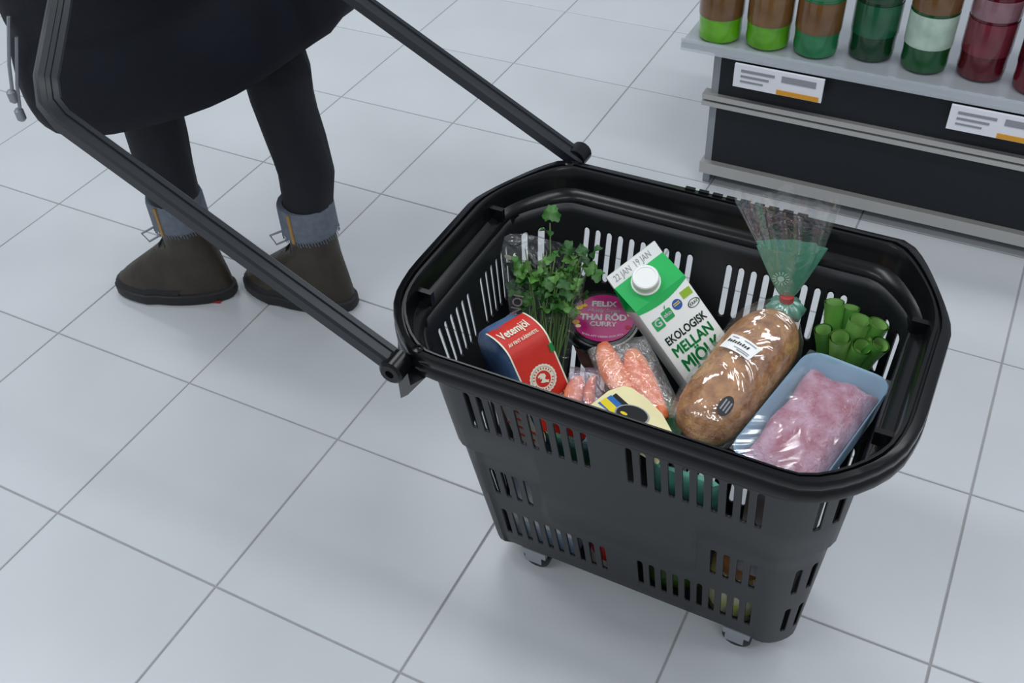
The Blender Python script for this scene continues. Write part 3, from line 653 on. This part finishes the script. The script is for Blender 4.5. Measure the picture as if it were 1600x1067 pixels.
# spring onions -------------------------------------------------------------
SO = empty('spring_onion_bunch', loc=at(.214, .108, .432)); tag(SO, 'bunch of green spring onion tops held by a blue band', 'spring onions')
ON = [mat('onion_green_%d' % k, c, .35, var=.3, scale=50, stretch=(1, 1, .2)) for k, c in enumerate(((96, 158, 66), (74, 134, 54), (126, 180, 88)))]
ONI = mat('onion_inside', (128, 172, 92), .6)
for k, (x, y, dx, dy, L, r) in enumerate(((-.028, .020, -.012, .018, .100, .0125), (-.030, -.004, -.012, -.004, .078, .0115), (-.008, -.006, -.004, -.012, .082, .0130), (.012, -.004, .016, -.014, .075, .0125), (.030, .002, .024, -.008, .078, .012), (.004, .014, .006, .004, .095, .0140), (.022, .018, .018, .010, .088, .0135), (-.010, .026, -.004, .022, .088, .012), (.026, .006, .020, .004, .070, .011))):
    x *= .85; y *= .85; dx *= .55
    q = MB(); b0 = Vector((x * .4 - .012, y * .5 - .005, -.09)); b1 = Vector((x * .9, y, 0)); tp = Vector((x + dx * 1.1, y + dy * .9 + .001, L * .72))
    pth = [b0, b1, b1.lerp(tp, .5) + Vector((dx * -.1, 0, .004)), tp]
    q.tube(pth, [r * .6, r * .85, r, r * 1.04], 14, 0, (True, False)); q.tube([pth[3], pth[3].lerp(pth[2], .9)], [r * .86, r * .7], 14, 1, (False, True))
    q.build('onion_leaf', [ON[k % 3], ONI], SO, smooth=60)
q = MB(); q.lathe([(.029, -.006), (.030, 0), (.029, .006)], 24, (-.002, .005, -.02), caps=(False, False)); q.build('rubber_band', mat('band_blue', (40, 110, 190), .4), SO)

# groceries lower down, seen through the slots ---------------------------------
BW = empty('blue_carton', loc=at(-.142, -.040, .060)); tag(BW, 'pale blue and white carton standing low behind the left front slots', 'carton')
MB().loft([[(x, y, z) for x, y in rrect(.055, .044, .004, 2)] for z in (0, .003, .195, .198)]).build('carton_body', mat('pale_blue_board', (150, 184, 214), .4, rgb2=(225, 232, 238), scale=12), BW)
MB().box((-.0556, -.0446, .05), (.0556, .0446, .085)).build('white_band', WHITE, BW, smooth=None)
RC = empty('red_can', loc=at(-.035, -.050, .060)); tag(RC, 'red and white tin standing low behind the middle front slots', 'tin')
MB().lathe([(.036, 0), (.0375, .003), (.0365, .006), (.0365, .100), (.0375, .104), (.0365, .107), (.034, .105), (.001, .105)], 28).build('can', mat('tin_white', (214, 208, 204), .3, metal=.3), RC)
MB().lathe([(.0369, .03), (.0369, .062)], 28, caps=(False, False)).build('red_label', mat('tin_red', (170, 34, 34), .4), RC)
CU = empty('cucumber', loc=at(.059, -.058, .085)); tag(CU, 'dark green cucumber lying low in the basket', 'cucumber')
MB().tube([(-.0475 + .0095 * k, .004 * math.sin(k), .002 * math.cos(k)) for k in range(11)], [.006, .017, .0215, .0225, .0225, .0225, .0225, .0222, .021, .016, .006], 16).build('cucumber_skin', mat('cucumber_green', (62, 92, 34), .35, rgb2=(36, 60, 22), scale=30), CU)
YJ = empty('lime_jar', loc=at(.158, -.046, .060)); tag(YJ, 'jar with lime and white label standing low behind the right front slots', 'jar')
MB().lathe([(.040, 0), (.042, .004), (.042, .085), (.036, .096), (.036, .104)], 28).build('glass_body', mat('jar_contents', (158, 150, 96), .2, coat=.5), YJ)
MB().lathe([(.0424, .018), (.0424, .07)], 28, caps=(False, False)).build('label', mat('jar_label', (190, 204, 96), .45, rgb2=(224, 224, 206), scale=40), YJ)
MB().lathe([(.037, .100), (.0378, .102), (.0378, .116), (.036, .118)], 28).build('lid', mat('jar_lid', (146, 92, 46), .35), YJ)
DB = empty('dark_box', loc=at(.005, -.005, .060)); tag(DB, 'black box with green stripe lying under the salmon packs', 'box')
MB().loft([[(x, y, z) for x, y in rrect(.036, .042, .004, 2)] for z in (.11, .113, .279, .282)]).build('box_body', mat('box_black', (22, 22, 26), .35), DB)
MB().box((-.004, -.0426, .256), (.0366, .0426, .2826)).build('green_stripe', mat('box_green', (24, 110, 50), .4), DB, smooth=None)
MB().box((-.034, -.005, .0), (.034, .055, .11)).build('box_base', BLACK, DB, smooth=None)
TP = empty('teal_packet', loc=at(.092, -.138, .300)); tag(TP, 'teal green packet standing against the front slots under the bread', 'packet')
wrap(TP, (0, 0, .06), (1, 0, 0), (0, -.2, 1), (0, -1, -.2), .045, .070, .014, mat('teal_foil', (92, 156, 140), .3, var=.3, scale=20), 'packet_foil', seed=3)
GP = empty('green_herb_pack', loc=at(-.065, -.136, .30)); tag(GP, 'green and dark blue packet standing against the front slots beside flour bag', 'packet')
wrap(GP, (0, 0, .055), (1, 0, 0), (0, -.2, 1), (0, -1, -.2), .036, .060, .013, mat('packet_blue', (30, 44, 72), .35, rgb2=(52, 120, 60), scale=22), 'packet_foil', seed=8)
BC = empty('brown_carton', loc=at(.195, .0, .178)); tag(BC, 'grey brown carton lying under the meat tray', 'carton')
MB().loft([[(x, y, z) for x, y in rrect(.042, .080, .004, 2)] for z in (0, .004, .228, .232)]).build('carton_body', mat('brown_board', (120, 104, 96), .5, rgb2=(186, 190, 204), scale=14), BC)

# ------------------------------------------------------------ the person
exec_person = True
PN = empty('person', loc=(-1.26, 1.2, 0)); tag(PN, 'person in long navy quilted coat, cuffed jeans and boots, pulling the basket', 'person')
SKIN = mat('skin', (214, 170, 144), .5, var=.08); COAT = mat('navy_coat', (15, 17, 30), .7, var=.25, scale=12, bump=.25, bscale=60, spec=.25)
JEAN = mat('dark_jeans', (16, 19, 30), .8, var=.25, scale=60, bump=.3, bscale=300); CUFF = mat('cuff_denim', (112, 120, 132), .8, var=.2, scale=80, bump=.4, bscale=300)
LTH = mat('boot_leather', (58, 50, 38), .5, var=.35, scale=24, bump=.3, bscale=80); RUB = mat('boot_rubber', (26, 26, 28), .6); RSO = mat('sole_red', (150, 30, 34), .5)
HAIR = mat('hair', (70, 48, 34), .55, var=.3, scale=80); STITCH = mat('seam_ochre', (166, 126, 66), .6)
# body: skeleton with skin radii, local to (-1.26,1.2,0); facing -x
J = {}
def jv(name, p, r): J[name] = (Vector(p), r)
jv('pelvis', (0, 0, .90), .125); jv('waist', (0, 0, 1.06), .115); jv('chest', (-.01, 0, 1.24), .125); jv('neckb', (-.01, 0, 1.40), .06); jv('neck', (-.02, 0, 1.46), .05); jv('headl', (-.035, 0, 1.54), .078); jv('headm', (-.03, 0, 1.61), .085); jv('headt', (-.02, 0, 1.675), .055)
jv('hipL', (-.01, -.08, .84), .085); jv('kneeL', (-.105, -.045, .49), .050); jv('calfL', (-.135, -.030, .33), .044); jv('ankL', (-.160, -.014, .10), .034); jv('toeL', (-.29, -.037, .04), .028)
jv('hipR', (.01, .08, .84), .085); jv('kneeR', (.10, .075, .48), .050); jv('calfR', (.120, .075, .32), .044); jv('ankR', (.098, .072, .10), .034); jv('toeR', (-.045, .055, .04), .028)
jv('shL', (0, -.165, 1.36), .055); jv('elL', (.12, -.265, 1.10), .042); jv('wrL', (.185, -.30, .93), .028); jv('paL', (.192, -.305, .895), .026)
jv('shR', (0, .165, 1.36), .055); jv('elR', (-.04, .25, 1.10), .042); jv('wrR', (-.12, .25, .88), .028); jv('paR', (-.14, .245, .82), .026)
USH = Vector((-.067, .064, 0))          # upper body stands a little ahead of the feet
for k in ('pelvis', 'waist', 'chest', 'neckb', 'neck', 'headl', 'headm', 'headt', 'hipL', 'hipR', 'shL', 'shR', 'elR', 'wrR', 'paR'): J[k] = (J[k][0] + USH, J[k][1])
HGX, HGZ = GA.x + BX + 1.26, GA.z
jv('elL', (.10, -.265, 1.12), .042); jv('wrL', (HGX - .004, -.302, HGZ + .090), .028); jv('paL', (HGX + .002, -.305, HGZ + .042), .023)
E_ = [('pelvis', 'waist'), ('waist', 'chest'), ('chest', 'neckb'), ('neckb', 'neck'), ('neck', 'headl'), ('headl', 'headm'), ('headm', 'headt')]
for s in 'LR': E_ += [('pelvis', 'hip' + s), ('hip' + s, 'knee' + s), ('knee' + s, 'calf' + s), ('calf' + s, 'ank' + s), ('ank' + s, 'toe' + s), ('chest', 'sh' + s), ('sh' + s, 'el' + s), ('el' + s, 'wr' + s), ('wr' + s, 'pa' + s)]
gx, gz = GA.x + BX + 1.26, GA.z
for s, c in (('L', Vector((gx, -.305, gz))), ('R', None)):
    for k in range(4):
        if s == 'L':
            y = -.335 + .020 * k; L_ = (.9, 1, 1, .85)[k]
            p = [(gx + .012, y, gz + .028), (gx + .030, y, gz + .004), (gx + .018, y, gz - .024), (gx - .010, y, gz - .026)]
        else:
            y = .279 + .02 * k; p = [(-.217, y, .80), (-.229, y, .765), (-.222, y, .735), (-.207, y, .72)]
        prev = 'pa' + s
        for i, q_ in enumerate(p): jv('f%s%d%d' % (s, k, i), q_, .0095 - .0008 * i); E_.append((prev, 'f%s%d%d' % (s, k, i))); prev = 'f%s%d%d' % (s, k, i)
    p = [(gx - .015, -.345, gz + .02), (gx - .026, -.33, gz - .002), (gx - .016, -.318, gz - .022)] if s == 'L' else [(-.192, .269, .80), (-.207, .259, .77), (-.217, .264, .745)]
    prev = 'pa' + s
    for i, q_ in enumerate(p): jv('t%s%d' % (s, i), q_, .0105 - .001 * i); E_.append((prev, 't%s%d' % (s, i))); prev = 't%s%d' % (s, i)
names = list(J); me = bpy.data.meshes.new('body'); me.from_pydata([J[k][0] for k in names], [(names.index(a_), names.index(b)) for a_, b in E_], [])
bo = bpy.data.objects.new('body', me); COL.objects.link(bo); bo.parent = PN; me.materials.append(SKIN)
md = bo.modifiers.new('skin', 'SKIN'); md.use_smooth_shade = True
for i, k in enumerate(names):
    sv = me.skin_vertices[0].data[i]; sv.radius = (J[k][1],) * 2; sv.use_root = (k == 'pelvis')
bo.modifiers.new('sub', 'SUBSURF').levels = 2; bo.modifiers['sub'].render_levels = 2
# face and hair (out of the picture's frame, above)
q = MB(); q.loft([[(-.035 + r * 1.02 * math.cos(2 * PI * k / 20) + .012, r * .92 * math.sin(2 * PI * k / 20), z) for k in range(20)] for r, z in ((.078, 1.50), (.092, 1.55), (.099, 1.61), (.092, 1.67), (.06, 1.715), (.02, 1.728))]); q.v = [(max(v[0], -.105 + max(0, (1.66 - v[2])) * .9), v[1], v[2]) for v in q.v]; q.build('hair', HAIR, PN).location = USH
for s in (-1, 1):
    MB().lathe([(.001, -.008), (.007, -.005), (.009, 0), (.007, .005), (.001, .008)], 10, (-.112, s * .03, 1.60)).build('eye', BLACK, PN).location = USH
    MB().lathe([(.004, -.025), (.014, -.01), (.016, .01), (.006, .028)], 10, (-.02, s * .088, 1.59)).build('ear', SKIN, PN).location = USH
MB().loft([[(-.108, -.006, 1.60), (-.108, .006, 1.60), (-.104, 0, 1.605)], [(-.118, -.014, 1.56), (-.118, .014, 1.56), (-.136, 0, 1.563)]]).build('nose', SKIN, PN).location = USH
MB().box((-.112, -.022, 1.528), (-.104, .022, 1.536)).build('mouth', mat('lips', (170, 100, 92), .5), PN).location = USH
# coat: quilted tiers, hem higher at the back
def hem(th):   # th 0 = back (+x), 180 = front (-x), -90 = camera side
    return .538 + .075 * math.cos(th) + (.012 if math.sin(th) > 0 else 0) + .02 * math.cos(2 * th)
rg = []; NT = 60; NA = 44
for t in range(NT + 1):
    v = t / NT; ring = []
    for k in range(NA):
        th = 2 * PI * k / NA; h0 = hem(th); z = h0 + (1.40 - h0) * v
        r = .30 - .055 * min(1, (z - .5) / .5) if z < 1.05 else .245 - .01 * (z - 1.05) / .3
        if z > 1.30: r *= 1 - ((z - 1.30) / .10) ** 2 * .62
        tier = abs(math.sin(PI * (z - h0) / .155)) ** .55
        r += .016 * tier - .012 + .006 * math.sin(5 * th + 9 * z)
        fade = max(0, 1 - (z - h0) / .5)
        ring.append(((r + .02 * fade) * math.cos(th) * 1.07 + USH.x, r * .966 * math.sin(th) + USH.y, z))
    rg.append(ring)
hemin = [[(USH.x + (x - USH.x) * k_, USH.y + (y - USH.y) * k_, z + dz) for x, y, z in rg[0]] for k_, dz in ((.93, .012), (.8, .2))]
MB().loft([hemin[1], hemin[0]] + rg, (False, True)).build('coat', COAT, PN, smooth=70)
MB().lathe([(.105, 1.36), (.115, 1.42), (.105, 1.47), (.095, 1.47), (.09, 1.40)], 26, (-.01, 0, 0), caps=(False, False)).build('collar', COAT, PN).location = USH
for s in 'LR':
    p = [J['sh' + s][0], J['sh' + s][0].lerp(J['el' + s][0], .5), J['el' + s][0], J['el' + s][0].lerp(J['wr' + s][0], .5), J['wr' + s][0]]
    MB().tube(p, [.085, .078, .072, .062, .048], 18).build('sleeve', COAT, PN, smooth=70)
for zz in (.0, .035):
    MB().tube([(-.188, -.193, .663 + zz), (-.209, -.211, .583 + zz), (-.219, -.217, .538 + zz)], .003, 6).build('drawstring', GREYM, PN)
    MB().lathe([(.004, -.012), (.008, -.008), (.008, .008), (.004, .012)], 10, (-.221, -.219, .528 + zz)).build('toggle', GREYM, PN)
# jeans, cuffs and boots
def ell(c, rx, ry, n=22): return [(c[0] + rx * math.cos(2 * PI * k / n), c[1] + ry * math.sin(2 * PI * k / n), c[2]) for k in range(n)]
for s, yaw in (('L', math.radians(200)), ('R', math.radians(186))):
    hp, kn, cf, an = (J[k + s][0] for k in ('hip', 'knee', 'calf', 'ank')); sh = Vector((an.x + .004, an.y, .20))
    rr_ = [(hp, .10, .095), (hp.lerp(kn, .5), .080, .074), (kn + Vector((0, 0, .05)), .062, .058), (kn, .058, .055), (kn.lerp(cf, .5), .056, .053), (cf, .054, .051), (cf.lerp(sh, .5), .050, .048), (sh + Vector((0, 0, .04)), .048, .046)]
    MB().loft([[(x + .0025 * math.sin(3 * k + 2 * i), y, z) for k, (x, y, z) in enumerate(ell(c, a_, b))] for i, (c, a_, b) in enumerate(rr_)]).build('trouser_leg', JEAN, PN, smooth=70)
    cu_ = sh + Vector((0, 0, -.012))
    MB().loft([ell(cu_ + Vector((0, 0, z)), .049 + e, .047 + e) for z, e in ((.068, -.004), (.068, .006), (.060, .008), (.006, .0085), (0, .006), (0, -.004))], (False, False)).build('trouser_cuff', CUFF, PN, smooth=50)
    q = MB()
    for k in range(60):
        aa = 2 * PI * k / 60; q.tube([cu_ + Vector((.0565 * math.cos(aa), .0545 * math.sin(aa), .003)), cu_ + Vector((.0575 * math.cos(aa + .04), .0555 * math.sin(aa + .04), -.004 - .002 * (k % 3)))], .0010, 4)
    q.build('frayed_edge', CUFF, PN)
    q = MB(); q.box((-.003, -.0575, -.0), (.003, -.0545, .066)); so_ = q.build('side_seam', STITCH, PN, smooth=None); so_.location = cu_
    # boot: local x forward, heel at x=-.075, toe at .20
    BT = frame((an.x, an.y, 0), (math.cos(yaw), math.sin(yaw), 0), (-math.sin(yaw), math.cos(yaw), 0), (0, 0, 1))
    B = empty('boot'); B.parent = PN; B.matrix_local = BT
    NB = 32
    def outl(k, g=0):
        th = 2 * PI * k / NB; x = math.cos(th); y = math.sin(th)
        X = .055 + (.128 + g) * x; wv_ = .041 + .008 * math.sin((X + .073) / .256 * PI * 1.0) + .006 * (x > 0.2)
        return (X, (wv_ + g) * (abs(y) ** .75) * (1 if y >= 0 else -1))
    MB().loft([[(*outl(k, .002), 0) for k in range(NB)], [(*outl(k, .006), .006) for k in range(NB)], [(*outl(k, .006), .024) for k in range(NB)], [(*outl(k, .0), .028) for k in range(NB)]]).build('sole', RUB, B, smooth=40)
    for x0, x1, yy in ((-.052, -.018, .0375), (.10, .14, .0440)): MB().box((x0, -yy, .0005), (x1, yy, .006)).build('red_tread', RSO, B, smooth=None)
    rg = []
    for t in range(11):
        v = t / 10; sft = v ** 1.7; zz = .026 + .036 * (1 - (1 - v) ** 2.4) + .079 * v ** 2.3
        rg.append([(o1[0] * (1 - sft) + (-.005 + .050 * math.cos(2 * PI * k / NB)) * sft, o1[1] * (1 - sft) + .045 * math.sin(2 * PI * k / NB) * sft, zz + .010 * v * (1 - v) * math.cos(2 * PI * k / NB) * -1) for k, o1 in ((k, outl(k)) for k in range(NB))])
    for zz, rx_, ry_ in ((.165, .048, .043), (.19, .047, .0435), (.215, .046, .043)): rg.append([(-.006 + rx_ * math.cos(2 * PI * k / NB), ry_ * math.sin(2 * PI * k / NB), zz) for k in range(NB)])
    MB().loft(rg).build('boot_upper', LTH, B, smooth=70)
    # rubber toe rand
    MB().loft([[(*outl(k, .002), .024) for k in range(-9, 10)], [(outl(k, .003)[0] - .002, outl(k, .003)[1], .034) for k in range(-9, 10)], [(outl(k, .001)[0] - .012, outl(k, .001)[1] * .95, .0425) for k in range(-9, 10)]], (False, False), closed=False).build('toe_rand', RUB, B, smooth=60)
    for k in range(5):
        x = .092 - .014 * k; zz = .083 + .016 * k
        MB().tube([(x - .004, -.032, zz - .012), (x + .006, -.012, zz + .002), (x + .006, .012, zz + .002), (x - .004, .032, zz - .012)], .0028, 6).build('lace', RUB, B)
    for sg in (-1, 1):
        MB().tube([(.012, 0, .176), (.045, sg * .02, .186), (.072, sg * .034, .176), (.060, sg * .036, .158), (.030, sg * .014, .168), (.012, 0, .176)], .0024, 6).build('lace_bow', GREYM, B)
